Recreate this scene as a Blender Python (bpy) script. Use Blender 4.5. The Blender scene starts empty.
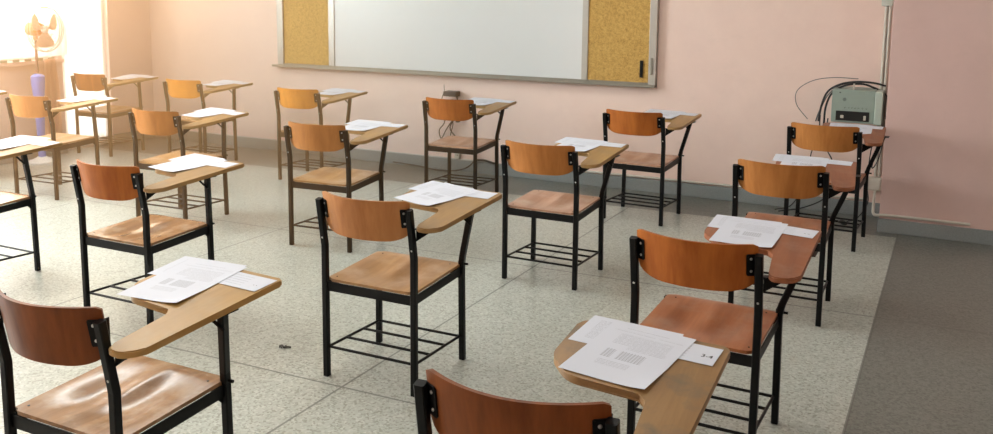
import bpy, bmesh, math, random
from mathutils import Vector, Matrix
random.seed(7)
scene = bpy.context.scene
COL = scene.collection
PI = math.pi

# ------------------------------------------------------------------ helpers
def link(o, parent=None):
    COL.objects.link(o)
    if parent is not None: o.parent = parent
    return o

def obj(name, bm, mat, parent=None, smooth=None):
    me = bpy.data.meshes.new(name)
    bmesh.ops.recalc_face_normals(bm, faces=bm.faces[:])
    bm.to_mesh(me); bm.free()
    if mat is not None: me.materials.append(mat)
    if smooth is not None:
        for p in me.polygons: p.use_smooth = True
        me.set_sharp_from_angle(angle=math.radians(smooth))
    return link(bpy.data.objects.new(name, me), parent)

def tag(o, label=None, cat=None, group=None, kind=None):
    if label: o['label'] = label
    if cat: o['category'] = cat
    if group: o['group'] = group
    if kind: o['kind'] = kind
    return o

def thing(name, label, cat, loc=(0, 0, 0), rotz=0, group=None):
    o = link(bpy.data.objects.new(name, None))
    o.empty_display_size = .1
    o.location = loc; o.rotation_euler = (0, 0, rotz)
    return tag(o, label, cat, group)

def box(bm, x0, x1, y0, y1, z0, z1, bev=0.0, mi=0):
    vs = [bm.verts.new((x, y, z)) for x in (x0, x1) for y in (y0, y1) for z in (z0, z1)]
    q = [(0, 1, 3, 2), (4, 6, 7, 5), (0, 4, 5, 1), (2, 3, 7, 6), (0, 2, 6, 4), (1, 5, 7, 3)]
    fs = [bm.faces.new([vs[i] for i in f]) for f in q]
    for f in fs: f.material_index = mi
    if bev > 0:
        es = list({e for f in fs for e in f.edges})
        bmesh.ops.bevel(bm, geom=es, offset=bev, segments=2, affect='EDGES', profile=.5)
    return fs

def sweep(bm, pts, prof, up=Vector((0, 0, 1)), cap=True):
    pts = [Vector(p) for p in pts]; rings = []
    ref = None
    for i, p in enumerate(pts):
        if i == 0: t = pts[1] - p
        elif i == len(pts) - 1: t = p - pts[i - 1]
        else: t = (pts[i + 1] - p).normalized() + (p - pts[i - 1]).normalized()
        t.normalize()
        if ref is None:
            u = up if abs(t.dot(up)) < .95 else Vector((0, 1, 0))
            a = u.cross(t).normalized()
        else:
            a = (ref - t * ref.dot(t)).normalized()
        ref = a; b = t.cross(a)
        k = 1.0
        rings.append([bm.verts.new(p + a * x * k + b * y * k) for x, y in prof])
    n = len(prof)
    for r0, r1 in zip(rings, rings[1:]):
        for j in range(n):
            bm.faces.new((r0[j], r0[(j + 1) % n], r1[(j + 1) % n], r1[j]))
    if cap:
        bm.faces.new(rings[0]); bm.faces.new(list(reversed(rings[-1])))

def circ(r, n=8): return [(r * math.cos(2 * PI * i / n), r * math.sin(2 * PI * i / n)) for i in range(n)]
def sq(w, c=.003):
    h = w / 2
    return [(h, -h + c), (h, h - c), (h - c, h), (-h + c, h), (-h, h - c), (-h, -h + c), (-h + c, -h), (h - c, -h)]
def tube(bm, pts, r, n=8): sweep(bm, pts, circ(r, n))

def smooth_path(P, k=6):
    P = [Vector(p) for p in P]; out = []
    Q = [P[0] * 2 - P[1]] + P + [P[-1] * 2 - P[-2]]
    for i in range(1, len(Q) - 2):
        a, b, c, d = Q[i - 1:i + 3]
        for s in range(k):
            t = s / k
            out.append(.5 * ((2 * b) + (c - a) * t + (2 * a - 5 * b + 4 * c - d) * t * t + (3 * b - a - 3 * c + d) * t ** 3))
    out.append(P[-1])
    return out

def lathe(bm, prof, n=24, M=Matrix()):
    rings = []
    for r, z in prof:
        rings.append([bm.verts.new(M @ Vector((r * math.cos(2 * PI * i / n), r * math.sin(2 * PI * i / n), z))) for i in range(n)])
    for a, b in zip(rings, rings[1:]):
        for j in range(n): bm.faces.new((a[j], a[(j + 1) % n], b[(j + 1) % n], b[j]))
    bm.faces.new(rings[0]); bm.faces.new(list(reversed(rings[-1])))

def round_poly(pts, n=6):
    """pts: (x, y, r) -> rounded polygon"""
    out = []; N = len(pts)
    for i in range(N):
        p = Vector(pts[i][:2]); r = pts[i][2]
        a = (Vector(pts[i - 1][:2]) - p); b = (Vector(pts[(i + 1) % N][:2]) - p)
        if r <= 0: out.append(tuple(p)); continue
        la, lb = a.length, b.length; a.normalize(); b.normalize()
        ang = a.angle(b); d = min(r / math.tan(ang / 2), la * .48, lb * .48); 
        p0 = p + a * d; p1 = p + b * d
        for k in range(n + 1):
            t = k / n
            q = p0 * (1 - t) ** 2 + p * 2 * t * (1 - t) + p1 * t * t
            out.append(tuple(q))
    return out

def extrude_poly(bm, poly, zf, th, bev=.003):
    """solid slab whose upper face is z = zf(x, y)"""
    top = [bm.verts.new((x, y, zf(x, y))) for x, y in poly]
    bot = [bm.verts.new((x, y, zf(x, y) - th)) for x, y in poly]
    f1 = bm.faces.new(top); f2 = bm.faces.new(list(reversed(bot)))
    n = len(poly)
    for i in range(n): bm.faces.new((top[i], bot[i], bot[(i + 1) % n], top[(i + 1) % n]))
    if bev > 0:
        bmesh.ops.bevel(bm, geom=list(f1.edges) + list(f2.edges), offset=bev, segments=2, affect='EDGES')

# ------------------------------------------------------------------ materials
class N:
    def __init__(s, name):
        s.m = bpy.data.materials.new(name); s.m.use_nodes = True
        s.t = s.m.node_tree; s.t.nodes.clear()
        s.out = s.t.nodes.new('ShaderNodeOutputMaterial')
        s.b = s.t.nodes.new('ShaderNodeBsdfPrincipled')
        s.t.links.new(s.b.outputs[0], s.out.inputs[0])
    def n(s, typ, **kw):
        nd = s.t.nodes.new(typ)
        for k, v in kw.items(): setattr(nd, k, v)
        return nd
    def l(s, a, b): s.t.links.new(a, b)
    def set(s, sock, v):
        if isinstance(v, (int, float)): sock.default_value = v
        elif isinstance(v, tuple): sock.default_value = v if len(v) == len(sock.default_value) else (*v, 1)
        else: s.l(v, sock)
    def math(s, op, a, b=0.0, c=None):
        nd = s.n('ShaderNodeMath', operation=op)
        s.set(nd.inputs[0], a); s.set(nd.inputs[1], b)
        if c is not None: s.set(nd.inputs[2], c)
        return nd.outputs[0]
    def mix(s, f, a, b):
        nd = s.n('ShaderNodeMix', data_type='RGBA')
        s.set(nd.inputs[0], f); s.set(nd.inputs[6], a); s.set(nd.inputs[7], b)
        return nd.outputs[2]
    def ramp(s, f, stops):
        nd = s.n('ShaderNodeValToRGB'); cr = nd.color_ramp
        while len(cr.elements) < len(stops): cr.elements.new(.5)
        for e, (p, c) in zip(cr.elements, stops): e.position = p; e.color = (*c, 1)
        s.set(nd.inputs[0], f); return nd.outputs[0]
    def coord(s, scale=(1, 1, 1), loc=(0, 0, 0), rot=(0, 0, 0), kind='Object'):
        tc = s.n('ShaderNodeTexCoord'); mp = s.n('ShaderNodeMapping')
        s.l(tc.outputs[kind], mp.inputs[0])
        mp.inputs['Scale'].default_value = scale; mp.inputs['Location'].default_value = loc; mp.inputs['Rotation'].default_value = rot
        return mp.outputs[0]
    def noise(s, v, scale, detail=3, rough=.5, dist=0):
        nd = s.n('ShaderNodeTexNoise'); s.l(v, nd.inputs['Vector'])
        nd.inputs['Scale'].default_value = scale; nd.inputs['Detail'].default_value = detail
        nd.inputs['Roughness'].default_value = rough; nd.inputs['Distortion'].default_value = dist
        return nd.outputs[0]
    def bump(s, h, st=.2, d=.01):
        nd = s.n('ShaderNodeBump'); s.l(h, nd.inputs['Height'])
        nd.inputs['Strength'].default_value = st; nd.inputs['Distance'].default_value = d
        s.l(nd.outputs[0], s.b.inputs['Normal'])
    def p(s, **kw):
        for k, v in kw.items(): s.set(s.b.inputs[k.replace('_', ' ')], v)
        return s.m

def rgb(r, g, b):
    f = lambda c: (c / 255 / 12.92) if c / 255 < .04045 else ((c / 255 + .055) / 1.055) ** 2.4
    return (f(r), f(g), f(b))

def plain(name, c, rough=.5, metal=0.0, var=.08, sc=30, coat=0.0):
    m = N(name); v = m.coord()
    nz = m.noise(v, sc, 3)
    c2 = tuple(x * (1 - var * 2) for x in c)
    return m.p(Base_Color=m.mix(nz, c, c2), Roughness=rough, Metallic=metal, Coat_Weight=coat)

def wood(name, dark, light, grain='z', rough=.42, wear=None, wear_amt=0.0, layered=False):
    m = N(name)
    sc = {'z': (14, 14, 1.1), 'y': (16, 1.2, 16), 'x': (1.2, 16, 16)}[grain]
    v = m.coord(scale=sc)
    oi = m.n('ShaderNodeObjectInfo')
    off = m.n('ShaderNodeVectorMath', operation='ADD')
    sh = m.n('ShaderNodeVectorMath', operation='SCALE'); sh.inputs[0].default_value = (37, 17, 53); m.l(oi.outputs['Random'], sh.inputs['Scale'])
    m.l(v, off.inputs[0]); m.l(sh.outputs[0], off.inputs[1]); v = off.outputs[0]
    a = m.noise(v, 1.0, 4, .55, .8); b = m.noise(v, 5.0, 3, .6, .3)
    f = m.math('ADD', m.math('MULTIPLY', a, .75), m.math('MULTIPLY', b, .25))
    c = m.ramp(f, [(.32, dark), (.68, light)])
    v2 = m.coord(); bl = m.noise(v2, 7, 4, .6)
    if wear:
        msk = m.ramp(bl, [(.48, (0, 0, 0)), (.66, (1, 1, 1))])
        mm = m.n('ShaderNodeMath', operation='MULTIPLY'); m.l(msk, mm.inputs[0]); mm.inputs[1].default_value = wear_amt
        c = m.mix(mm.outputs[0], c, wear)
    rr = m.math('ADD', m.math('MULTIPLY', bl, .05), rough - .02)
    m.bump(b, .05, .002)
    return m.p(Base_Color=c, Roughness=rr, Specular_IOR_Level=.34 if grain == 'y' else .2)

M = {}
M['black'] = plain('black_enamel', (.0035, .0035, .004), .42, var=.2, sc=60)
M['black'].node_tree.nodes['Principled BSDF'].inputs['Specular IOR Level'].default_value = .22
M['steel'] = plain('rivet_steel', (.6, .6, .58), .3, 1.0)
M['alu'] = plain('aluminium_frame', (.46, .44, .40), .38, .45, .05)
M['alu_dark'] = plain('aluminium_dark', (.26, .24, .20), .42, .4, .05)
M['white_pl'] = plain('white_plastic', (.56, .53, .46), .45, 0, .05)
M['cable'] = plain('cable_black', (.02, .02, .022), .5)
M['cable_grey'] = plain('cable_grey', (.12, .12, .12), .5)
# backrest woods
M['bk_red'] = wood('backrest_red_ply', (.28, .072, .012), (.47, .15, .027))
M['bk_dark'] = wood('backrest_dark_ply', (.125, .034, .008), (.25, .075, .018))
M['bk_orange'] = wood('backrest_orange_ply', (.34, .125, .03), (.50, .205, .055))
M['bk_tan'] = wood('backrest_tan_ply', (.34, .13, .042), (.50, .225, .08))
M['bk_honey'] = wood('backrest_honey_ply', (.52, .185, .022), (.66, .27, .04))
# seats
M['st_red'] = wood('seat_red_ply', (.24, .07, .02), (.40, .135, .042), 'y', .30, (.34, .2, .13), .5)
M['st_tan'] = wood('seat_tan_ply', (.29, .145, .055), (.43, .24, .095), 'y', .36, (.5, .36, .24), .5)
M['st_brown'] = wood('seat_brown_ply', (.20, .10, .045), (.35, .19, .085), 'y', .2, (.5, .38, .26), .5)
M['st_pink'] = wood('seat_faded_ply', (.35, .18, .11), (.49, .28, .18), 'y', .38, (.55, .42, .33), .5)
# writing arms
M['tb_red'] = wood('arm_red_laminate', (.19, .058, .021), (.30, .102, .038), 'y', .44, (.34, .2, .14), .4)
M['tb_tan'] = wood('arm_tan_laminate', (.26, .145, .05), (.38, .225, .08), 'y', .44, (.24, .17, .11), .5)
M['tb_gold'] = wood('arm_golden_laminate', (.33, .18, .045), (.43, .25, .075), 'y', .36, (.4, .28, .14), .5)
M['tb_worn'] = wood('arm_worn_laminate', (.23, .125, .048), (.36, .21, .085), 'y', .4, (.15, .115, .075), .95)

def floor_mat():
    m = N('terrazzo_floor')
    tc = m.n('ShaderNodeTexCoord'); sp = m.n('ShaderNodeSeparateXYZ'); m.l(tc.outputs['Object'], sp.inputs[0])
    x, y = sp.outputs[0], sp.outputs[1]
    X = m.math('ADD', m.math('SUBTRACT', x, m.math('MULTIPLY', y, .021)), .265)      # 0 on the edge of the dark strip
    Y = m.math('SUBTRACT', m.math('SUBTRACT', y, m.math('MULTIPLY', x, .028)), 4.47)  # 0 on a joint
    def lines(c, per):
        q = m.math('ABSOLUTE', m.math('SUBTRACT', m.math('FRACT', m.math('ADD', m.math('DIVIDE', c, per), .5)), .5))
        return m.math('LESS_THAN', m.math('MULTIPLY', q, per), .005)
    jx = lines(X, 1.772); jy = lines(Y, 1.75)
    j = m.math('MAXIMUM', jx, jy)
    v = m.coord()
    vor = m.n('ShaderNodeTexVoronoi'); m.l(v, vor.inputs['Vector']); vor.inputs['Scale'].default_value = 120
    sepc = m.n('ShaderNodeSeparateColor'); m.l(vor.outputs['Color'], sepc.inputs[0])
    chip = sepc.outputs[0]
    chips = m.ramp(chip, [(0, (.23, .23, .19)), (.15, (.27, .28, .235)), (.3, (.37, .39, .345)), (.75, (.42, .44, .395)), (1, (.52, .54, .49))])
    big = m.noise(v, 1.4, 4, .55)
    chips = m.mix(m.math('MULTIPLY', big, .35), chips, (.38, .395, .34))
    dchips = m.ramp(chip, [(0, (.085, .09, .08)), (.3, (.135, .143, .128)), (1, (.205, .215, .19))])
    dchips = m.mix(m.math('MULTIPLY', big, .5), dchips, (.14, .142, .12))
    far = m.math('GREATER_THAN', m.math('SUBTRACT', y, m.math('MULTIPLY', x, .028)), 6.07)
    right = m.math('GREATER_THAN', X, 0.0)
    dark = m.math('MAXIMUM', far, right)
    c = m.mix(dark, chips, dchips)
    jfade = m.math('MULTIPLY', j, .75)
    c = m.mix(jfade, c, (.10, .10, .09))
    return m.p(Base_Color=c, Roughness=.3, Specular_IOR_Level=.45)

def wall_mat(name, c, c2):
    m = N(name); v = m.coord()
    a = m.noise(v, .9, 5, .6); b = m.noise(v, 6, 4, .65)
    f = m.ramp(m.math('ADD', m.math('MULTIPLY', a, .6), m.math('MULTIPLY', b, .4)), [(.36, (0, 0, 0)), (.66, (1, 1, 1))])
    col = m.mix(f, c, c2)
    sm = m.ramp(m.noise(m.coord(scale=(1, 1, 2.2), loc=(3, 1, 5)), 3.2, 6, .7), [(.58, (0, 0, 0)), (.74, (1, 1, 1))])
    mm = m.n('ShaderNodeMath', operation='MULTIPLY'); m.l(sm, mm.inputs[0]); mm.inputs[1].default_value = .22
    col = m.mix(mm.outputs[0], col, tuple(x * .78 for x in c))
    m.bump(m.noise(v, 60, 2), .06, .003)
    return m.p(Base_Color=col, Roughness=.62)
M['wall'] = wall_mat('pink_wall_paint', (.78, .60, .52), (.72, .545, .475))
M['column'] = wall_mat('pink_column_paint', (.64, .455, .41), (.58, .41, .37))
M['ceil'] = plain('ceiling_paint', (.75, .73, .7), .8)
M['base'] = plain('grey_terrazzo_skirting', (.30, .325, .32), .5, 0, .25, 220)
M['floor'] = floor_mat()

def cork():
    m = N('cork'); v = m.coord()
    a = m.noise(v, 160, 4, .7); b = m.noise(v, 45, 3, .6)
    f = m.math('ADD', m.math('MULTIPLY', a, .6), m.math('MULTIPLY', b, .4))
    return m.p(Base_Color=m.ramp(f, [(.35, (.26, .14, .032)), (.5, (.49, .295, .075)), (.65, (.60, .39, .12))]), Roughness=.85)
M['cork'] = cork()
M['board'] = plain('whiteboard_enamel', (.64, .655, .655), .32, 0, .03, 2)

def paper_mat(name, mode):
    """printed sheet; Object coords: x across, y up the page, origin in the middle (metres)"""
    m = N(name)
    tc = m.n('ShaderNodeTexCoord'); sp = m.n('ShaderNodeSeparateXYZ'); m.l(tc.outputs['Object'], sp.inputs[0])
    x, y = sp.outputs[0], sp.outputs[1]
    def inside(c, lo, hi): return m.math('MULTIPLY', m.math('GREATER_THAN', c, lo), m.math('LESS_THAN', c, hi))
    def rect(x0, x1, y0, y1): return m.math('MULTIPLY', inside(x, x0, x1), inside(y, y0, y1))
    def tlines(per, duty, brk, cut):
        ln = m.math('LESS_THAN', m.math('FRACT', m.math('DIVIDE', y, per)), duty)
        row = m.math('FLOOR', m.math('DIVIDE', y, per))
        cb = m.n('ShaderNodeCombineXYZ'); m.l(m.math('MULTIPLY', x, brk), cb.inputs[0]); m.l(m.math('MULTIPLY', row, 7.3), cb.inputs[1])
        nz = m.noise(cb.outputs[0], 1.0, 2, .6)
        return m.math('MULTIPLY', ln, m.math('GREATER_THAN', nz, cut))
    def grid(px, py):
        a = m.math('LESS_THAN', m.math('FRACT', m.math('DIVIDE', x, px)), .3)
        b = m.math('LESS_THAN', m.math('FRACT', m.math('DIVIDE', y, py)), .35)
        return m.math('MAXIMUM', a, b)
    inks = []
    if mode == 'exam':
        t = tlines(.0062, .42, 420, .42)
        for r in ((-.06, .05, .118, .124), (-.085, .02, .100, .106), (.03, .09, .100, .106), (-.06, .075, .030, .088), (-.015, .08, .01, .03)):
            inks.append(m.math('MULTIPLY', t, rect(*r)))
        g = m.math('MULTIPLY', grid(.0075, .0062), 1.5)
        inks.append(m.math('MULTIPLY', g, rect(-.055, -.03, -.045, .0)))
        inks.append(m.math('MULTIPLY', g, rect(-.018, .045, -.045, .0)))
        inks.append(m.math('MULTIPLY', t, rect(-.05, .03, -.085, -.058)))
    elif mode == 'answer':
        t = tlines(.007, .4, 300, .45)
        inks.append(m.math('MULTIPLY', t, rect(-.09, .09, -.05, .06)))
    else:
        t = tlines(.014, .2, 260, .4)
        inks.append(m.math('MULTIPLY', t, rect(-.09, .03, -.03, .035)))
    k = inks[0]
    for q in inks[1:]: k = m.math('MAXIMUM', k, q)
    k = m.math('MULTIPLY', k, .34)
    return m.p(Base_Color=m.mix(k, (.61, .635, .71), (.16, .17, .20)), Roughness=.6)
M['exam'] = paper_mat('printed_exam_paper', 'exam')
M['answer'] = paper_mat('printed_answer_paper', 'answer')
M['slip'] = paper_mat('printed_number_slip', 'slip')
M['ink'] = plain('black_ink', (.02, .02, .02), .6)

# ------------------------------------------------------------------ camera
A = -.46; PITCH, ROLL, F, CY, H = .13288808, .00954650, 883.2373, -105.52697, 1.5250552
fw = Vector((math.sin(A) * math.cos(PITCH), math.cos(A) * math.cos(PITCH), -math.sin(PITCH)))
rt0 = Vector((math.cos(A), -math.sin(A), 0)); up0 = rt0.cross(fw)
rt = rt0 * math.cos(ROLL) + up0 * math.sin(ROLL); up = up0 * math.cos(ROLL) - rt0 * math.sin(ROLL)
cam = bpy.data.cameras.new('camera'); co = link(bpy.data.objects.new('camera', cam))
co.matrix_world = Matrix(((rt.x, up.x, -fw.x, 0), (rt.y, up.y, -fw.y, 0), (rt.z, up.z, -fw.z, H), (0, 0, 0, 1)))
cam.sensor_width = 36; cam.lens = F / 993 * 36; cam.shift_y = CY / 993; cam.clip_start = .05
scene.camera = co

# ------------------------------------------------------------------ room shell
XL, XR, YB, YF, ZC = -7.25, 3.2, -1.6, 6.59, 3.1
def struct(name, bm, mat, parent=None, smooth=None):
    o = obj(name, bm, mat, parent, smooth)
    if parent is None: o['kind'] = 'structure'
    return o
bm = bmesh.new(); box(bm, XL - .3, XR + .2, YB - .2, YF + .2, -.1, 0); struct('floor', bm, M['floor'])
bm = bmesh.new(); box(bm, XL - .3, XR + .2, YB - .2, YF + .2, ZC, ZC + .1); struct('ceiling', bm, M['ceil'])
bm = bmesh.new(); box(bm, XL - .3, XR + .2, YF, YF + .2, 0, ZC); struct('wall_front', bm, M['wall'])
bm = bmesh.new(); box(bm, -.255, .62, 6.17, YF, 0, ZC, .004); struct('wall_column', bm, M['column'])
bm = bmesh.new(); box(bm, XR, XR + .2, YB, YF, 0, ZC); struct('wall_right', bm, M['wall'])
bm = bmesh.new(); box(bm, XL, XR, YB - .2, YB, 0, ZC); struct('wall_back', bm, M['wall'])
# left wall with a long window over a sill and a tall full-height one beside the corner pier
SILL, HEAD = .885, 2.75
WY0, WY1, TY0, TY1 = -.6, 5.50, 5.54, 6.065
bm = bmesh.new()
box(bm, XL - .22, XL, YB, WY0, 0, ZC)
box(bm, XL - .22, XL, WY0, WY1, 0, SILL)
box(bm, XL - .22, XL, WY0, TY1, HEAD, ZC)
box(bm, XL - .22, XL, WY1, TY0, 0, HEAD)
box(bm, XL - .22, XL, TY1, YF, 0, ZC)
struct('wall_left', bm, M['wall'])
M['frame_white'] = plain('window_frame_paint', (.8, .78, .74), .5)
def glass():
    m = N('window_glass')
    tr = m.n('ShaderNodeBsdfTransparent'); gl = m.n('ShaderNodeBsdfGlossy'); gl.inputs['Roughness'].default_value = .02
    fr = m.n('ShaderNodeFresnel'); fr.inputs[0].default_value = 1.3
    mx = m.n('ShaderNodeMixShader'); m.l(fr.outputs[0], mx.inputs[0]); m.l(tr.outputs[0], mx.inputs[1]); m.l(gl.outputs[0], mx.inputs[2])
    m.l(mx.outputs[0], m.out.inputs[0]); return m.m
M['glass'] = glass()
w1 = tag(link(bpy.data.objects.new('window_1', None)), kind='structure'); w1.location = (XL - .1, (WY0 + WY1) / 2, SILL)
def rel(bm_, o):
    bmesh.ops.translate(bm_, verts=bm_.verts[:], vec=-Vector(o.location)); return bm_
bm = bmesh.new()
n = 5
for i in range(n + 1):
    y = WY0 + (WY1 - WY0) * i / n
    box(bm, XL - .13, XL - .08, max(WY0, y - .025), min(WY1, y + .025), SILL, HEAD, .004)
box(bm, XL - .125, XL - .085, WY0, WY1, SILL, SILL + .05, .004); box(bm, XL - .125, XL - .085, WY0, WY1, HEAD - .05, HEAD, .004)
obj('window_frame', rel(bm, w1), M['frame_white'], w1)
bm = bmesh.new(); box(bm, XL - .108, XL - .102, WY0 + .02, WY1 - .02, SILL + .04, HEAD - .04); obj('pane', rel(bm, w1), M['glass'], w1)
bm = bmesh.new(); box(bm, XL - .07, XL + .05, WY0 - .03, WY1 + .03, SILL - .03, SILL + .004, .006); obj('window_sill', rel(bm, w1), M['wall'], w1)
w2 = tag(link(bpy.data.objects.new('window_2', None)), kind='structure'); w2.location = (XL - .1, (TY0 + TY1) / 2, .1)
bm = bmesh.new()
box(bm, XL - .13, XL - .08, TY0, TY0 + .04, 0, HEAD, .004); box(bm, XL - .13, XL - .08, TY1 - .04, TY1, 0, HEAD, .004)
box(bm, XL - .13, XL - .08, TY0, TY1, 0, .10, .004); box(bm, XL - .13, XL - .08, TY0, TY1, HEAD - .05, HEAD, .004)
obj('window_frame', rel(bm, w2), M['frame_white'], w2)
bm = bmesh.new(); box(bm, XL - .108, XL - .102, TY0 + .03, TY1 - .03, .08, HEAD - .04); obj('pane', rel(bm, w2), M['glass'], w2)
# row of ventilation blocks under the window (green-grey dashes along the sill)
M['vent'] = plain('vent_grey_green', (.30, .31, .22), .6)
bm = bmesh.new()
y = 2.6
while y < 5.40:
    box(bm, XL + .044, XL + .060, y, y + .06, SILL + .004, SILL + .026, .004); y += .115
tag(obj('sill_trim', rel(bm, w1), M['vent'], w1), 'row of short grey green blocks along the sill')
# skirting
bm = bmesh.new(); box(bm, XL + .012, -.255, YF - .014, YF, 0, .10, .003); struct('baseboard_front', bm, M['base'])
bm = bmesh.new(); box(bm, -.263, .63, 6.158, 6.17, 0, .092, .003); struct('baseboard_column', bm, M['base'])
bm = bmesh.new(); box(bm, XL, XL + .014, YB, TY0 , 0, .10, .003); box(bm, XL, XL + .014, TY1, YF - .014, 0, .10, .003); struct('baseboard_left', bm, M['base'])
bm = bmesh.new(); tube(bm, [(-3.2, YF - .012, .112), (-.36, YF - .012, .118)], .009, 8)
struct('trim_1', bm, M['white_pl'], smooth=60)
bm = bmesh.new(); box(bm, -7.2, -3.3, YF - .012, YF, .10, .107); struct('trim_2', bm, plain('pale_trim', (.5, .48, .44), .5))

# ------------------------------------------------------------------ notice board
t = thing('notice_board', 'wide wall board with a white writing surface between two cork panels', 'board', (-3.75, YF, .85))
def B(name, mat, parent, *boxes, bev=.002):
    bm = bmesh.new()
    o0 = Vector((0, 0, 0)); p = parent
    while p is not None: o0 += Vector(p.location); p = p.parent
    for b in boxes: box(bm, *b, bev)
    bmesh.ops.translate(bm, verts=bm.verts[:], vec=-o0)
    return obj(name, bm, mat, parent)
BT = 2.06; x0, x1 = -5.555, -1.905
B('writing_surface', M['board'], t, (-4.905, -2.495, 6.560, 6.586, .855, BT - .03))
B('cork_panel', M['cork'], t, (-5.49, -4.96, 6.562, 6.586, .855, BT - .03))
B('cork_panel', M['cork'], t, (-2.455, -1.945, 6.562, 6.586, .855, BT - .03))
B('divider', tag and M['alu'], t, (-4.965, -4.90, 6.552, 6.588, .850, BT - .03))
B('divider', M['alu'], t, (-2.50, -2.45, 6.552, 6.588, .850, BT - .03))
B('frame', M['alu'], t, (x0, -5.485, 6.545, 6.589, .842, BT), (-1.952, x1 + .01, 6.545, 6.589, .842, BT), (x0, x1, 6.545, 6.589, BT - .03, BT + .01))
B('tray', M['alu_dark'], t, (x0 - .05, x1 + .01, 6.528, 6.589, .822, .834), (x0, x1 + .01, 6.548, 6.589, .834, .855), (x0 - .05, x1 + .01, 6.520, 6.528, .822, .842))
B('latch', M['black'], t, (-2.022, -1.998, 6.548, 6.562, .895, 1.025))

B('catch', M['alu_dark'], t, (-1.935, -1.918, 6.538, 6.546, .92, 1.05))
# ------------------------------------------------------------------ conduit, switch box, junction box
bm = bmesh.new()
for dx in (-.011, .013): tube(bm, [(-.303 + dx, 6.578, .29), (-.303 + dx, 6.578, 1.47)], .010, 8)
tag(obj('conduit', bm, M['white_pl'], None, 60), 'pale twin conduit running down the wall beside the pink column', 'pipe')
t = thing('switch_box', 'small pale box at the top of the conduit near the upper edge', 'switch box', (-.303, 6.59, 1.47))
B('housing', plain('pale_green_plastic', (.50, .54, .48), .4), t, (-.345, -.275, 6.54, 6.59, 1.465, 1.60), bev=.006)
B('switch', M['black'], t, (-.308, -.292, 6.534, 6.541, 1.512, 1.535))
t = thing('junction_box', 'white junction box low on the wall behind the last right-hand chair', 'junction box', (-.31, 6.59, .2))
B('housing', M['white_pl'], t, (-.37, -.272, 6.53, 6.59, .195, .285), bev=.005)
B('cover', M['white_pl'], t, (-.362, -.28, 6.524, 6.531, .203, .277), bev=.002)
bm = bmesh.new()
tube(bm, smooth_path([(-.305, 6.545, .20), (-.307, 6.50, .165), (-.300, 6.30, .13), (-.290, 6.165, .118), (-.262, 6.148, .113), (-.20, 6.155, .118), (.27, 6.155, .118)], 6), .0095, 8)
tag(obj('pipe', bm, M['white_pl'], None, 60), 'white pipe bent round the foot of the pink column', 'pipe')

# ------------------------------------------------------------------ amplifier-like unit on the wall
M['mint'] = plain('mint_grey_steel', (.27, .335, .29), .45, 0, .06, 20)
M['mint2'] = plain('mint_pale_steel', (.42, .50, .44), .4, 0, .06, 20)
M['slot'] = plain('slot_black', (.01, .012, .012), .4)
t = thing('control_box', 'mint grey electrical unit mounted behind the last right-hand chair', 'electrical unit', (-.455, YF, .68))
B('housing', M['mint'], t, (-.605, -.335, 6.35, 6.585, .682, .905), bev=.004)
B('side_panel', M['mint2'], t, (-.335, -.287, 6.335, 6.555, .680, .900), bev=.006)
B('slot', M['slot'], t, (-.575, -.365, 6.345, 6.352, .695, .760))
B('connector', M['white_pl'], t, (-.545, -.525, 6.336, 6.346, .712, .732)); B('connector', M['white_pl'], t, (-.40, -.385, 6.336, 6.346, .705, .735))
for i, xx in enumerate((-.52, -.495, -.475, -.455, -.435, -.41, -.385)):
    bm = bmesh.new(); lathe(bm, [(.008, 0), (.008, .006), (.006, .008)], 10, Matrix.Translation((xx + .455, -.232 - .008, .783 - .68)) @ Matrix.Rotation(PI / 2, 4, 'X') @ Matrix.Translation((0, 0, -.008)))
    obj('knob', bm, M['slot'], t)
bm = bmesh.new(); lathe(bm, [(.012, 0), (.012, .004), (.006, .006)], 14, Matrix.Translation((-.525 + .455, -.24, .838 - .68)) @ Matrix.Rotation(PI / 2, 4, 'X') @ Matrix.Translation((0, 0, -.004)))
obj('dial', bm, plain('dial_grey', (.16, .2, .18), .5), t)
B('emblem', plain('emblem_dark', (.05, .06, .06), .5), t, (-.56, -.55, 6.347, 6.351, .880, .888))
B('bracket', M['white_pl'], t, (-.478, -.468, 6.36, 6.40, .905, .945))

def cable(pts, r, label, mat=None, k=6, group=None):
    bm = bmesh.new(); tube(bm, smooth_path(pts, k), r, 7)
    return tag(obj('cable', bm, mat or M['cable'], None, 60), label, 'cable', group)
G = 'cables around the mint grey electrical unit'
cable([(-.70, 6.50, .66), (-.68, 6.46, .78), (-.64, 6.42, .88), (-.56, 6.40, .935), (-.46, 6.42, .955), (-.36, 6.45, .950), (-.285, 6.50, .93)], .007, 'thick black cable arching over the left shoulder of the mint grey unit')
cable([(-.665, 6.52, .64), (-.655, 6.47, .76), (-.62, 6.45, .86), (-.54, 6.43, .922), (-.42, 6.45, .938), (-.33, 6.5, .90)], .007, 'black cable looping just above the top of the mint grey unit')
cable([(-.72, 6.52, .655), (-.70, 6.50, .72), (-.65, 6.48, .84), (-.58, 6.47, .915), (-.50, 6.45, .94), (-.40, 6.5, .93), (-.274, 6.52, .86), (-.272, 6.53, .70)], .005, 'grey cable passing behind the mint grey unit and down its right side', M['cable_grey'])
cable([(-.78, 6.56, .66), (-.86, 6.56, .76), (-.86, 6.56, .86), (-.76, 6.56, .935), (-.62, 6.55, .965), (-.46, 6.54, .965)], .0028, 'thin cable in a wide loop on the wall left of the mint grey unit', M['cable_grey'])
cable([(-.69, 6.5, .70), (-.70, 6.54, .55), (-.745, 6.56, .40), (-.73, 6.56, .25), (-.80, 6.54, .12), (-.86, 6.5, .03), (-.95, 6.42, .012)], .0042, 'thin black cable dropping from the unit to the floor left of the chair legs')
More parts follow.
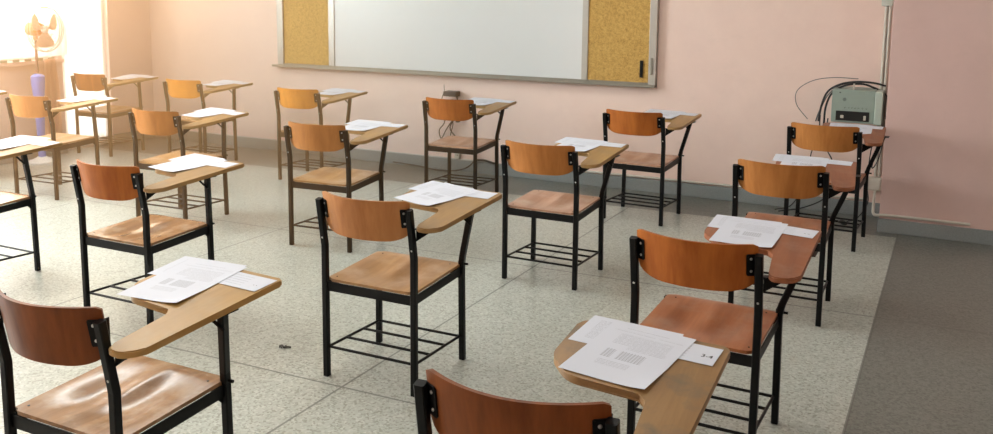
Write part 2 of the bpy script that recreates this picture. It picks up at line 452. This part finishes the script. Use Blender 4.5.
cable([(-.64, 6.52, .68), (-.655, 6.55, .50), (-.60, 6.56, .38), (-.56, 6.56, .26), (-.62, 6.52, .12), (-.76, 6.46, .04), (-.92, 6.38, .012)], .0045, 'black cable curving down behind the chair back to the skirting')
cable([(-.31, 6.55, .72), (-.275, 6.50, .58), (-.30, 6.50, .42), (-.335, 6.5, .36), (-.315, 6.52, .50), (-.29, 6.54, .6)], .004, 'black cable hanging in a loop over the junction box')
cable([(-.335, 6.54, .60), (-.355, 6.54, .42), (-.36, 6.52, .24), (-.345, 6.46, .12), (-.40, 6.36, .03), (-.46, 6.3, .012)], .004, 'black cable trailing to the plug on the floor by the column')
bm = bmesh.new(); lathe(bm, [(.006, -.05), (.014, -.035), (.017, 0), (.012, .03), (.005, .045)], 12, Matrix.Translation((-.475, 6.235, .018)) @ Matrix.Rotation(PI / 2, 4, 'X') @ Matrix.Rotation(.5, 4, 'Y'))
tag(obj('plug', bm, M['cable'], None, 50), 'black plug lying on the dark floor strip by the column', 'plug')

# cluster on the wall behind the third-column chair
t = thing('wall_socket', 'small dark socket box on the wall with leads hanging from it', 'socket', (-3.67, YF, .66))
B('housing', plain('brown_plastic', (.05, .035, .03), .5), t, (-3.73, -3.61, 6.50, 6.59, .652, .695), bev=.006)
bm = bmesh.new(); tube(bm, [(-.065, -.06, .02), (-.068, -.06, .09)], .003, 6); obj('prong', bm, M['cable'], t)
B('plug', M['cable'], t, (-3.625, -3.595, 6.53, 6.56, .43, .47), bev=.004)
cable([(-3.74, 6.53, .68), (-3.765, 6.54, .60), (-3.71, 6.55, .50), (-3.66, 6.55, .42), (-3.68, 6.54, .30), (-3.63, 6.55, .24)], .004, 'black lead hanging straight down from the small dark wall socket')
cable([(-3.72, 6.54, .55), (-3.74, 6.54, .42), (-3.79, 6.54, .35), (-3.77, 6.54, .28), (-3.72, 6.54, .36), (-3.66, 6.54, .44), (-3.61, 6.55, .45)], .005, 'thin black lead in a small loop below the wall socket')
cable([(-3.62, 6.54, .66), (-3.60, 6.54, .52), (-3.69, 6.55, .38), (-3.62, 6.55, .28), (-3.60, 6.55, .16)], .005, 'thin black lead crossing the others below the wall socket')
cable([(-4.25, 6.52, .03), (-4.0, 6.52, .02), (-3.86, 6.50, .012), (-3.68, 6.48, .012), (-3.53, 6.52, .04), (-3.46, 6.56, .11), (-3.455, 6.565, .22)], .006, 'black cable lying along the grey skirting behind the chair legs')
cable([(-3.45, 6.56, .118), (-3.36, 6.555, .122), (-3.26, 6.55, .105)], .009, 'short dark cable end on the ledge of the skirting')
t = thing('skirting_socket', 'small cream socket just above the skirting below the leads', 'socket', (-3.63, YF, .13))
B('housing', M['white_pl'], t, (-3.655, -3.605, 6.565, 6.59, .11, .17), bev=.003)
B('pin_hole', M['slot'], t, (-3.640, -3.634, 6.5635, 6.566, .135, .145), (-3.626, -3.620, 6.5635, 6.566, .135, .145), bev=0)

# small scrap on the floor
bm = bmesh.new()
for a, l, w in ((.2, .030, .004), (1.3, .016, .003), (2.9, .024, .0045), (4.0, .013, .003), (3.4, .02, .003)):
    tube(bm, smooth_path([(0, 0, .003), (l * .6 * math.cos(a), l * .6 * math.sin(a), .007), (l * math.cos(a + .3), l * math.sin(a + .3), .003)], 3), w, 6)
o = tag(obj('dry_scrap', bm, plain('scrap_dark', (.07, .065, .055), .8), None, 60), 'small dark curled scrap lying on the pale terrazzo floor', 'litter'); o.location = (-2.43, 2.86, .0)

# ------------------------------------------------------------------ fan
t = thing('pedestal_fan', 'tall pedestal fan with a blue column by the bright window', 'fan', (-7.0, 5.10, 0), math.radians(100))
bl = plain('fan_blue', (.13, .22, .66), .45)
M['fan_or'] = plain('fan_orange', (.75, .24, .07), .4); M['fan_cage'] = plain('fan_cage_cream', (.62, .47, .36), .4)
bm = bmesh.new(); lathe(bm, [(.12, 0), (.12, .02), (.05, .05), (.04, .06)], 28); obj('base', bm, M['frame_white'], t, 40)
bm = bmesh.new(); lathe(bm, [(.030, .06), (.033, .3), (.045, .6), (.056, .72), (.056, .77), (.03, .79)], 24); obj('column', bm, bl, t, 40)
bm = bmesh.new(); tube(bm, [(0, 0, .8), (0, 0, 1.10)], .011, 12); obj('pole', bm, plain('fan_pole', (.25, .13, .1), .4), t, 60)
R = Matrix.Translation((0, -.07, 1.18)) @ Matrix.Rotation(PI / 2, 4, 'X')
bm = bmesh.new(); lathe(bm, [(.03, -.15), (.055, -.13), (.062, -.04), (.05, .0)], 20, R); tube(bm, [(0, 0, 1.09), (0, 0, 1.14)], .02, 10)
obj('motor', bm, M['fan_or'], t, 40)
for k in range(3):
    bm = bmesh.new(); a0 = 2 * PI * k / 3 + .5; g = []
    for i in range(8):
        r = .03 + .13 * i / 7; row = []
        for j in range(6):
            s = j / 5 - .5; w = .55 + .65 * math.sin(PI * i / 9)
            a = a0 + s * w; row.append(bm.verts.new(R @ Vector((r * math.cos(a), r * math.sin(a), .035 + s * .05))))
        g.append(row)
    for i in range(7):
        for j in range(5): bm.faces.new((g[i][j], g[i + 1][j], g[i + 1][j + 1], g[i][j + 1]))
    bmesh.ops.solidify(bm, geom=bm.faces[:], thickness=.002)
    obj('blade', bm, plain('fan_blade', (.72, .52, .40), .35), t, 40)
bm = bmesh.new(); lathe(bm, [(.03, .02), (.03, .05), (.015, .065)], 18, R); obj('hub', bm, M['frame_white'], t, 40)
bm = bmesh.new()
for rr, z in ((.195, .04), (.19, .06), (.19, .02), (.14, .085), (.09, .095), (.05, .10), (.14, -.015), (.09, -.03)):
    P = [R @ Vector((rr * math.cos(2 * PI * i / 36), rr * math.sin(2 * PI * i / 36), z)) for i in range(37)]
    tube(bm, P, .0035 if rr > .185 else .0018, 6)
for i in range(36):
    a = 2 * PI * i / 36; c, s = math.cos(a), math.sin(a)
    tube(bm, [R @ Vector((r * c, r * s, z)) for r, z in ((.03, .102), (.14, .085), (.192, .04), (.14, -.015), (.055, -.035))], .0012, 4)
obj('cage', bm, M['fan_cage'], t)

# ------------------------------------------------------------------ curtains
def curtain(name, y0, y1, z0, z1, mat, label, amp=.02, folds=4, x=XL + .05, taper=0):
    bm = bmesh.new(); n = folds * 10; g = []
    rows = 14
    for k in range(rows + 1):
        z = z0 + (z1 - z0) * k / rows; row = []
        for i in range(n + 1):
            s = i / n; yy = y0 + (y1 - y0) * s
            w = 1 - taper * math.exp(-((z - .95) / .25) ** 2)
            yy = (y0 + y1) / 2 + (yy - (y0 + y1) / 2) * w
            row.append(bm.verts.new((x + amp * math.sin(2 * PI * folds * s + .4 * math.sin(z * 3)), yy, z)))
        g.append(row)
    for k in range(rows):
        for i in range(n): bm.faces.new((g[k][i], g[k][i + 1], g[k + 1][i + 1], g[k + 1][i]))
    bmesh.ops.solidify(bm, geom=bm.faces[:], thickness=.002)
    return tag(obj(name, bm, mat, None, 70), label, 'curtain')
def sheer(name, c, tr):
    m = N(name)
    d = m.n('ShaderNodeBsdfDiffuse'); d.inputs[0].default_value = (*c, 1)
    tl = m.n('ShaderNodeBsdfTranslucent'); tl.inputs[0].default_value = (*c, 1)
    mx = m.n('ShaderNodeMixShader'); mx.inputs[0].default_value = tr; m.l(d.outputs[0], mx.inputs[1]); m.l(tl.outputs[0], mx.inputs[2])
    wv = m.noise(m.coord(), 400, 2); 
    m.l(mx.outputs[0], m.out.inputs[0]); return m.m
curtain('curtain', 5.53, 6.05, .06, 2.8, sheer('white_sheer', (.95, .90, .84), .75), 'white sheer curtain over the tall window beside the corner', .012, 5, XL - .03)
curtain('curtain', 4.75, 5.54, .925, 2.8, sheer('blowout_voile', (.95, .92, .88), .8), 'white cloth added to blow out the end of the long window', .012, 8, XL + .09)  # added cloth, whitens the frame and pier into the window glare
curtain('curtain', 5.27, 5.44, .12, .90, sheer('peach_cloth', (.80, .56, .43), .3), 'narrow peach cloth hanging below the end of the long window', .02, 3, XL + .075, .35)

# ------------------------------------------------------------------ tablet-arm chair
ZT = lambda x, y: .690 + .058 * y
LW, LD = .2025, .191
BHW = .1965
def back_y(s, z): return -.184 - .070 * (1 - s * s) - .030 * (z - .604) / .164
def back_n(s): return Vector((-.140 * s / BHW, 1, 0)).normalized()
def chair_proto(name):
    t = thing(name, 'x', 'chair')
    K = M['black']
    for s in (-1, 1):   # rear legs continue as back posts
        bm = bmesh.new()
        sweep(bm, [(s * LW, -LD, .002), (s * LW, -LD, .54), (s * LW, -LD - .006, .575), (s * LW, -LD - .033, .733)], sq(.024), up=Vector((0, 1, 0)))
        lg = obj('leg', bm, K, t)
        bm = bmesh.new()
        lathe(bm, [(.0055, 0), (.005, .003), (.002, .0045)], 10, Matrix.Translation((s * LW, -LD - .0145, .575)) @ Matrix.Rotation(PI / 2, 4, 'X'))
        obj('bolt', bm, M['steel'], lg)
        # steel tab with two rivets holding the backrest
        bm = bmesh.new(); g = []
        for i in range(7):
            u = s * (1.0 - .165 * i / 6); col_ = []
            for z in (.660, .664, .728, .732):
                q = Vector((u * BHW, back_y(u, z), z)); nn = back_n(u)
                if i == 6 and z in (.660, .732): q.x += s * .003
                col_.append((bm.verts.new(q - nn * .0045), bm.verts.new(q - nn * .0006)))
            g.append(col_)
        for i in range(6):
            for k in range(3):
                for m_ in (0, 1):
                    bm.faces.new((g[i][k][m_], g[i + 1][k][m_], g[i + 1][k + 1][m_], g[i][k + 1][m_]))
            for k in (0, 3): bm.faces.new((g[i][k][0], g[i + 1][k][0], g[i + 1][k][1], g[i][k][1]))
        for k in range(3):
            for i in (0, 6): bm.faces.new((g[i][k][0], g[i][k][1], g[i][k + 1][1], g[i][k + 1][0]))
        box(bm, *sorted((s * (LW - .013), s * (LW - .009))), -LD - .03, -LD + .004, .662, .730, .0008)
        br = obj('bracket', bm, K, t)
        for z in (.676, .717):
            u = s * .895; nn = back_n(u); q = Vector((u * BHW, back_y(u, z), z)) - nn * .0045
            bm = bmesh.new(); lathe(bm, [(.0048, 0), (.0044, .0018), (.002, .003)], 10, Matrix.Translation(q) @ (-nn).to_track_quat('Z', 'Y').to_matrix().to_4x4())
            obj('rivet', bm, M['steel'], br)
    bm = bmesh.new(); sweep(bm, [(-LW - .004, LD + .003, .002), (-LW, LD, .405)], sq(.024), up=Vector((0, 1, 0))); obj('leg', bm, K, t)
    bm = bmesh.new(); sweep(bm, [(LW + .004, LD + .003, .002), (LW, LD, .400), (LW + .002, LD - .003, .43)], sq(.024), up=Vector((0, 1, 0))); obj('leg', bm, K, t)
    bm = bmesh.new()
    top = (.300, .085, ZT(.3, .085) - .019)
    sweep(bm, [(LW + .002, LD - .002, .415), (LW + .010, LD - .012, .45), top], sq(.024), up=Vector((0, 1, 0)))
    box(bm, top[0] - .03, top[0] + .03, top[1] - .03, top[1] + .03, top[2] - .004, top[2], .001)
    ap = obj('arm_post', bm, K, t)
    bm = bmesh.new(); tube(bm, [(.292, .095, .615), (.235, .07, ZT(0, .07) - .020)], .005, 8); obj('brace', bm, K, t)
    bm = bmesh.new(); tube(bm, [(LW + .010, LD - .002, .418), (LW + .030, LD - .002, .418)], .005, 8); obj('peg', bm, K, t)
    # gusset between frame and arm post
    bm = bmesh.new()
    vs = [bm.verts.new(p) for p in ((LW - .003, LD - .065, .402), (LW - .003, LD, .402), (LW - .003, LD, .335))]
    f = bm.faces.new(vs); r_ = bmesh.ops.solidify(bm, geom=[f], thickness=.004); obj('gusset', bm, K, t)
    # seat frame of steel angle
    bm = bmesh.new(); zr, zf = .393, .405
    def rail(p, q, h, w=.004):
        vs = []
        d = (Vector(q) - Vector(p)).normalized(); nrm = Vector((-d.y, d.x, 0)) * w / 2
        P = [Vector(p), Vector(q)]
        quad = []
        for pp in P:
            for sgn in (1, -1):
                for dz in (0, -h): quad.append(bm.verts.new(pp + nrm * sgn + Vector((0, 0, dz))))
        a = quad
        for f in ((0, 1, 3, 2), (4, 6, 7, 5), (0, 4, 5, 1), (2, 3, 7, 6), (0, 2, 6, 4), (1, 5, 7, 3)): bm.faces.new([a[i] for i in f])
    c = {}
    rl, rr_, fl, fr = (-LW, -LD, zr), (LW, -LD, zr), (-LW, LD, zf), (LW, LD, zf)
    for p, q in ((rl, rr_), (rr_, fr), (fr, fl), (fl, rl)): rail(p, q, .036)
    sx = LW - .02
    rail((-LW, -LD + .012, zr - .034), (LW, -LD + .012, zr - .034), .004, .026)
    obj('seat_frame', bm, K, t)
    # plywood seat, dished
    bm = bmesh.new(); nx, ny = 30, 28; Gt, Gb = [], []
    hw, y0, y1 = LW - .003, -LD + .002, LD + .028
    def dish(u, v):  # u across -1..1, v back..front 0..1
        cc = lambda x, y, rx, ry: math.exp(-((u - x) / rx) ** 2 - ((v - y) / ry) ** 2)
        return -.013 * cc(-.36, .45, .32, .26) - .013 * cc(.36, .45, .32, .26) - .006 * cc(0, .26, .6, .16) + .004 * cc(0, .68, .14, .26)
    for i in range(nx + 1):
        u = -1 + 2 * i / nx; rt_, rb_ = [], []
        for j in range(ny + 1):
            v = j / ny
            yy = y0 + (y1 - y0) * v; xx = u * hw
            cr = max(0, abs(u) - .88) / .12
            if v > .9: yy -= cr * cr * (v - .9) / .1 * .022
            if v < .08: yy += cr * cr * (.08 - v) / .08 * .012
            if abs(xx) > LW - .018 and yy < -LD + .014: yy = max(yy, -LD + .0135)
            if abs(xx) > LW - .018 and yy > LD - .014:  # notch around the front legs
                xx = math.copysign(LW - .018, xx) if False else xx
            z = zr + .0125 + (zf - zr) * (yy + LD) / (2 * LD) - (.010 * max(0, (v - .86) / .14) ** 2)
            edge = 0
            rt_.append(bm.verts.new((xx, yy, z + dish(u, v))))
            rb_.append(bm.verts.new((xx, yy, z - .0115 + min(0, dish(u, v) + .006))))
        Gt.append(rt_); Gb.append(rb_)
    for i in range(nx):
        for j in range(ny):
            bm.faces.new((Gt[i][j], Gt[i + 1][j], Gt[i + 1][j + 1], Gt[i][j + 1]))
            bm.faces.new((Gb[i][j], Gb[i][j + 1], Gb[i + 1][j + 1], Gb[i + 1][j]))
    for i in range(nx):
        for j in (0, ny): bm.faces.new((Gt[i][j], Gb[i][j], Gb[i + 1][j], Gt[i + 1][j]))
    for j in range(ny):
        for i in (0, nx): bm.faces.new((Gt[i][j], Gb[i][j], Gb[i][j + 1], Gt[i][j + 1]))
    st = obj('seat', bm, M['st_tan'], t, 40)
    for u, v in ((-.86, .08), (.86, .08), (-.82, .86), (.82, .86)):
        yy = y0 + (y1 - y0) * v
        z = zr + .0125 + (zf - zr) * (yy + LD) / (2 * LD)
        bm = bmesh.new(); lathe(bm, [(.0035, -.002), (.0035, .0008), (.001, .0012)], 8, Matrix.Translation((u * hw, yy, z)))
        obj('screw', bm, M['black'], st)
    # curved backrest
    bm = bmesh.new(); nx, nz = 36, 12; Ga, Gb = [], []
    for i in range(nx + 1):
        s = -1 + 2 * i / nx; a = abs(s)
        zt = .763 - .006 * max(0, (a - .93) / .07) ** 2
        zb = .604 + (.052 * (1 - math.sqrt(max(0, 1 - ((a - .50) / .50) ** 2))) if a > .50 else 0)
        ra, rb_ = [], []
        for k in range(nz + 1):
            z = zb + (zt - zb) * k / nz
            yc = back_y(s, z)
            nrm = back_n(s)
            p = Vector((s * BHW, yc, z))
            ra.append(bm.verts.new(p + nrm * .0)); rb_.append(bm.verts.new(p + nrm * .010))
        Ga.append(ra); Gb.append(rb_)
    for i in range(nx):
        for k in range(nz):
            bm.faces.new((Ga[i][k], Ga[i][k + 1], Ga[i + 1][k + 1], Ga[i + 1][k])); bm.faces.new((Gb[i][k], Gb[i + 1][k], Gb[i + 1][k + 1], Gb[i][k + 1]))
        for k in (0, nz): bm.faces.new((Ga[i][k], Ga[i + 1][k], Gb[i + 1][k], Gb[i][k]))
    for k in range(nz):
        for i in (0, nx): bm.faces.new((Ga[i][k], Ga[i][k + 1], Gb[i][k + 1], Gb[i][k]))
    obj('backrest', bm, M['bk_orange'], t, 40)
    # writing arm
    bm = bmesh.new()
    poly = round_poly([(-.028, .325, .035), (.348, .290, .016), (.322, -.228, .07), (.232, -.246, .035), (.220, -.03, .045), (.200, .003, .0), (.03, .024, .09), (-.034, .11, .08)], 7)
    extrude_poly(bm, poly, ZT, .018, .0035)
    wa = obj('writing_arm', bm, M['tb_tan'], t, 30)
    bm = bmesh.new()
    box(bm, LW + .008, LW + .085, -.205, -.175, ZT(0, -.2) - .023, ZT(0, -.2) - .019, .0008)
    vs = [bm.verts.new(p) for p in ((LW + .012, -.195, ZT(0, -.2) - .022), (LW + .08, -.195, ZT(0, -.2) - .022), (LW + .012, -.195, ZT(0, -.2) - .07))]
    f = bm.faces.new(vs); bmesh.ops.solidify(bm, geom=[f], thickness=.004)
    obj('arm_bracket', bm, K, t)
    # book rack
    bm = bmesh.new(); zr_, zf_ = .121, .104
    for s in (-1, 1): tube(bm, [(s * (LW - .004), -LD, zr_), (s * (LW - .004), LD, zf_)], .0058, 8)
    for k in range(4):
        q = k / 3; yy = -LD + .008 + (2 * LD - .016) * q; z = zr_ + (zf_ - zr_) * q
        tube(bm, [(-LW + .004, yy, z), (LW - .004, yy, z)], .0058, 8)
    obj('book_rack', bm, K, t)
    return t

def copy_tree(o, parent=None):
    c = o.copy(); COL.objects.link(c)
    if parent is not None: c.parent = parent
    for ch in o.children: copy_tree(ch, c)
    return c

# key: x, y, rot, backrest, seat, arm, label words (long), short name used by the papers, sheet (cx, cy, rot)
PHI = {'C': .11, 'B': .065, 'D': .12, 'E': .055, 'F': .06, 'K': .045, 'G': .01, 'H': .02}
CH = [
 ('A', -.71, 1.71, .062, 'bk_dark', 'st_red', 'tb_worn', 'dark backed chair cut off by the bottom edge, writing arm worn olive brown', 'nearest chair at the bottom edge', (.134, .172, -.19)),
 ('B', -.639, 2.955, -.026, 'bk_red', 'st_red', 'tb_red', 'reddish chair with glossy seat, second from the front in the right-hand column', 'second chair in the right-hand column', (.117, .165, -.07)),
 ('C', -.606, 4.406, .005, 'bk_orange', 'st_red', 'tb_red', 'orange backed chair, third from the front in the right-hand column', 'third chair in the right-hand column', (.10, .17, -.10)),
 ('D', -.551, 5.801, -.062, 'bk_orange', 'st_red', 'tb_red', 'orange backed chair in the corner in front of the mint grey electrical unit', 'chair in front of the mint grey electrical unit', (.16, .15, -.03)),
 ('H', -1.964, 1.628, .011, 'bk_dark', 'st_brown', 'tb_gold', 'dark backed chair in the lower left corner with a golden writing arm', 'chair in the lower left corner', (.092, .168, .04)),
 ('G', -1.895, 2.916, .015, 'bk_tan', 'st_tan', 'tb_tan', 'tan chair standing complete in the middle of the pale floor', 'tan chair in the middle of the floor', (.105, .17, -.30)),
 ('E', -1.798, 4.345, -.002, 'bk_orange', 'st_pink', 'tb_tan', 'orange backed chair with faded seat, directly behind and right of the middle tan chair', 'orange backed chair beyond the middle tan chair', (.10, .17, -.15)),
 ('F', -1.753, 5.82, -.036, 'bk_red', 'st_pink', 'tb_tan', 'reddish chair by the front wall below the right end of the board', 'chair below the right end of the board', (.11, .17, -.1)),
 ('I', -3.271, 2.906, .011, 'bk_red', 'st_brown', 'tb_tan', 'red brown chair at left beyond the lower left corner chair', 'red brown chair beyond the lower left corner chair', (.10, .17, -.2)),
 ('J', -3.233, 4.326, .081, 'bk_orange', 'st_tan', 'tb_tan', 'honey orange chair with yellowish seat left of the board centre line', 'honey orange chair with yellowish seat', (.10, .17, -.1)),
 ('K', -3.162, 5.798, .043, 'bk_red', 'st_pink', 'tb_tan', 'reddish chair by the wall below the middle of the whiteboard, leads behind it', 'chair by the wall with the hanging leads', (.11, .17, -.12)),
 ('L', -4.515, 2.877, .008, 'bk_red', 'st_brown', 'tb_tan', 'chair cut by the left edge, only writing arm, seat and front legs showing', 'chair cut off by the left edge', (.10, .17, .05)),
 ('M', -4.481, 4.283, .045, 'bk_orange', 'st_tan', 'tb_tan', 'orange chair at left, in front of the two corner-side chairs', 'orange chair in the middle of the left side', (.10, .17, -.15)),
 ('N', -4.53, 5.762, .06, 'bk_honey', 'st_tan', 'tb_tan', 'honey coloured chair by the wall below the left cork panel', 'chair below the left cork panel', (.11, .17, -.1)),
 ('O', -5.877, 4.4, .064, 'bk_tan', 'st_tan', 'tb_tan', 'pale tan chair near the left edge in front of the fan', 'pale tan chair in front of the fan', (.10, .17, .0)),
 ('Q', -5.811, 5.816, .038, 'bk_honey', 'st_tan', 'tb_tan', 'honey yellow chair by the wall between corner and board', 'honey yellow chair between corner and board', (.10, .17, -.1)),
 ('P', -6.943, 5.779, .05, 'bk_red', 'st_tan', 'tb_tan', 'orange chair nearest the far left corner of the room', 'chair nearest the far left corner', (.10, .17, -.05)),
 ('R', -6.985, 4.27, .05, 'bk_tan', 'st_tan', 'tb_tan', 'chair off the left edge of which only the writing arm tip shows', 'chair almost wholly off the left edge', (.10, .17, 0)),
]
proto = chair_proto('tablet_arm_chair')
def sheet(name, w, h, mat, curl=.0, th=.0005):
    bm = bmesh.new(); nx, ny = 8, 10; G1, G2 = [], []
    for i in range(nx + 1):
        a, b = [], []
        for j in range(ny + 1):
            x, y = -w / 2 + w * i / nx, -h / 2 + h * j / ny
            u, v = i / nx, j / ny
            z = curl * (max(0, u - .6) / .4) ** 2 * (max(0, .4 - v) / .4) + curl * .5 * (max(0, .3 - u) / .3) ** 2 * max(0, v - .5)
            a.append(bm.verts.new((x, y, z + th))); b.append(bm.verts.new((x, y, z)))
        G1.append(a); G2.append(b)
    for i in range(nx):
        for j in range(ny):
            bm.faces.new((G1[i][j], G1[i + 1][j], G1[i + 1][j + 1], G1[i][j + 1])); bm.faces.new((G2[i][j], G2[i][j + 1], G2[i + 1][j + 1], G2[i + 1][j]))
        for j in (0, ny): bm.faces.new((G1[i][j], G2[i][j], G2[i + 1][j], G1[i + 1][j]))
    for j in range(ny):
        for i in (0, nx): bm.faces.new((G1[i][j], G2[i][j], G2[i][j + 1], G1[i][j + 1]))
    return obj(name, bm, mat, None, 40)
SH = {'exam_sheet': sheet('exam_sheet', .21, .297, M['exam'], .006), 'answer_sheet': sheet('answer_sheet', .235, .158, M['answer']), 'number_slip': sheet('number_slip', .20, .092, M['slip'])}
used = set()
def put_sheet(kind, M_, label, x, y, rot, dz):
    o = SH[kind] if kind not in used else SH[kind].copy()
    if kind in used: COL.objects.link(o)
    used.add(kind)
    slope = math.atan(.058)
    o.matrix_world = M_ @ Matrix.Translation((x, y, ZT(x, y) + .0006 + dz)) @ Matrix.Rotation(slope, 4, 'X') @ Matrix.Rotation(rot, 4, 'Z')
    tag(o, label, 'paper', kind.replace('_', ' ') + 's on the writing arms')
    return o
first = True
rnd = random.Random(3)
for key, x, y, rz, bk, st, tb, lab, short, (sx, sy, sr) in CH:
    c = proto if first else copy_tree(proto); first = False
    c.location = (x, y, 0); c.rotation_euler = (0, 0, rz)
    c['label'] = lab; c['category'] = 'chair'; c['group'] = 'tablet-arm chairs in rows'
    ph = PHI.get(key, 0); PV = Vector((.27, -.2, 0))
    RA = Matrix.Translation(PV) @ Matrix.Rotation(ph, 4, 'Z') @ Matrix.Translation(-PV)
    for ch in c.children:
        base = ch.name.split('.')[0]
        if base == 'writing_arm' and ph: ch.location = RA.translation; ch.rotation_euler = (0, 0, ph)
        m = {'backrest': bk, 'seat': st, 'writing_arm': tb}.get(base)
        if m:
            ch.material_slots[0].link = 'OBJECT'; ch.material_slots[0].material = M[m]
    Mw = Matrix.Translation((x, y, 0)) @ Matrix.Rotation(rz, 4, 'Z') @ RA
    put_sheet('exam_sheet', Mw, 'top exam sheet, on arm of the ' + short, sx, sy, sr, .0016)
    put_sheet('answer_sheet', Mw, 'sheet half under the exam sheet, ' + short, sx - .03, sy + .085, sr * .7 - .0, .0)
    s = put_sheet('number_slip', Mw, 'narrow slip right of the exam sheet, ' + short, .235 + rnd.uniform(-.01, .005), .235 + rnd.uniform(-.012, .01), -.10 + rnd.uniform(-.08, .08), .0008)
    if key in 'ABH':
        txt = {'A': '3-4', 'B': '- -', 'H': '. .'}[key]
        cu = bpy.data.curves.new('printed_number', 'FONT'); cu.body = txt; cu.size = .021; cu.extrude = .00005; cu.offset = .0002
        tmp = bpy.data.objects.new('tmp', cu); COL.objects.link(tmp)
        dg = bpy.context.evaluated_depsgraph_get(); me = bpy.data.meshes.new_from_object(tmp.evaluated_get(dg))
        bpy.data.objects.remove(tmp); me.name = 'printed_number'; me.materials.clear(); me.materials.append(M['ink'])
        no = bpy.data.objects.new('printed_number', me); COL.objects.link(no); no.parent = s
        no.location = (.062, -.012, .0007)

# ------------------------------------------------------------------ light
# scattering volume added to imitate orange lens flare at the window end
HZ = .15
def glare_volume():
    m = bpy.data.materials.new('warm_glare'); m.use_nodes = True; nt = m.node_tree; nt.nodes.clear()
    o = nt.nodes.new('ShaderNodeOutputMaterial'); v = nt.nodes.new('ShaderNodeVolumeScatter')
    v.inputs['Color'].default_value = (1, .50, .20, 1); v.inputs['Density'].default_value = HZ; v.inputs['Anisotropy'].default_value = .2
    ab = nt.nodes.new('ShaderNodeVolumeAbsorption'); ab.inputs['Color'].default_value = (1, .50, .18, 1); ab.inputs['Density'].default_value = HZ * .62
    ad = nt.nodes.new('ShaderNodeAddShader'); nt.links.new(v.outputs[0], ad.inputs[0]); nt.links.new(ab.outputs[0], ad.inputs[1])
    nt.links.new(ad.outputs[0], o.inputs['Volume']); return m
bm = bmesh.new(); box(bm, XL + .16, -2.7, 3.45, YF - .05, .03, ZC - .2)
tag(obj('glare_volume', bm, glare_volume()), 'warm volume added for the orange glare in front of the windows', 'glare_volume', kind='stuff')
def area(name, loc, target, sx, sy, power, col):
    L = bpy.data.lights.new(name, 'AREA'); L.shape = 'RECTANGLE'; L.size = sx; L.size_y = sy; L.energy = power; L.color = col
    o = link(bpy.data.objects.new(name, L)); o.location = loc
    o.rotation_euler = (Vector(target) - Vector(loc)).to_track_quat('-Z', 'Y').to_euler()
    return o
WARM = (1, .86, .70)
area('daylight_long_window', (XL - .06, 3.1, 1.80), (0, 3.1, 1.2), 1.7, 4.7, 670, (.98, 1, .985))
area('daylight_tall_window', (XL - .01, 5.78, 1.5), (0, 5.78, 1.5), 2.3, .46, 30, (1, .8, .55))
for i, (lx, ly) in enumerate(((-5.2, 1.2), (-5.2, 4.4), (-2.2, 1.2), (-2.2, 4.4), (.8, 1.2), (.8, 4.4))):  # unseen fill lights added under the ceiling, strongest at front left
    area('ceiling_fill_light', (lx, ly, ZC - .04), (lx, ly, 0), .3, 1.25, (20, 44, 15, 24, 9, 9)[i], (.96, 1, .97))
w = bpy.data.worlds.new('outside'); scene.world = w; w.use_nodes = True
nt = w.node_tree; bg = nt.nodes['Background']; bg.inputs[0].default_value = (1, .97, .93, 1); bg.inputs[1].default_value = 9.0
scene.view_settings.view_transform = 'Standard'; scene.view_settings.look = 'None'
scene.view_settings.exposure = -0.06; scene.view_settings.gamma = 1; scene.view_settings.use_curve_mapping = False
scene.cycles.use_denoising = True
scene.cycles.max_bounces = 8
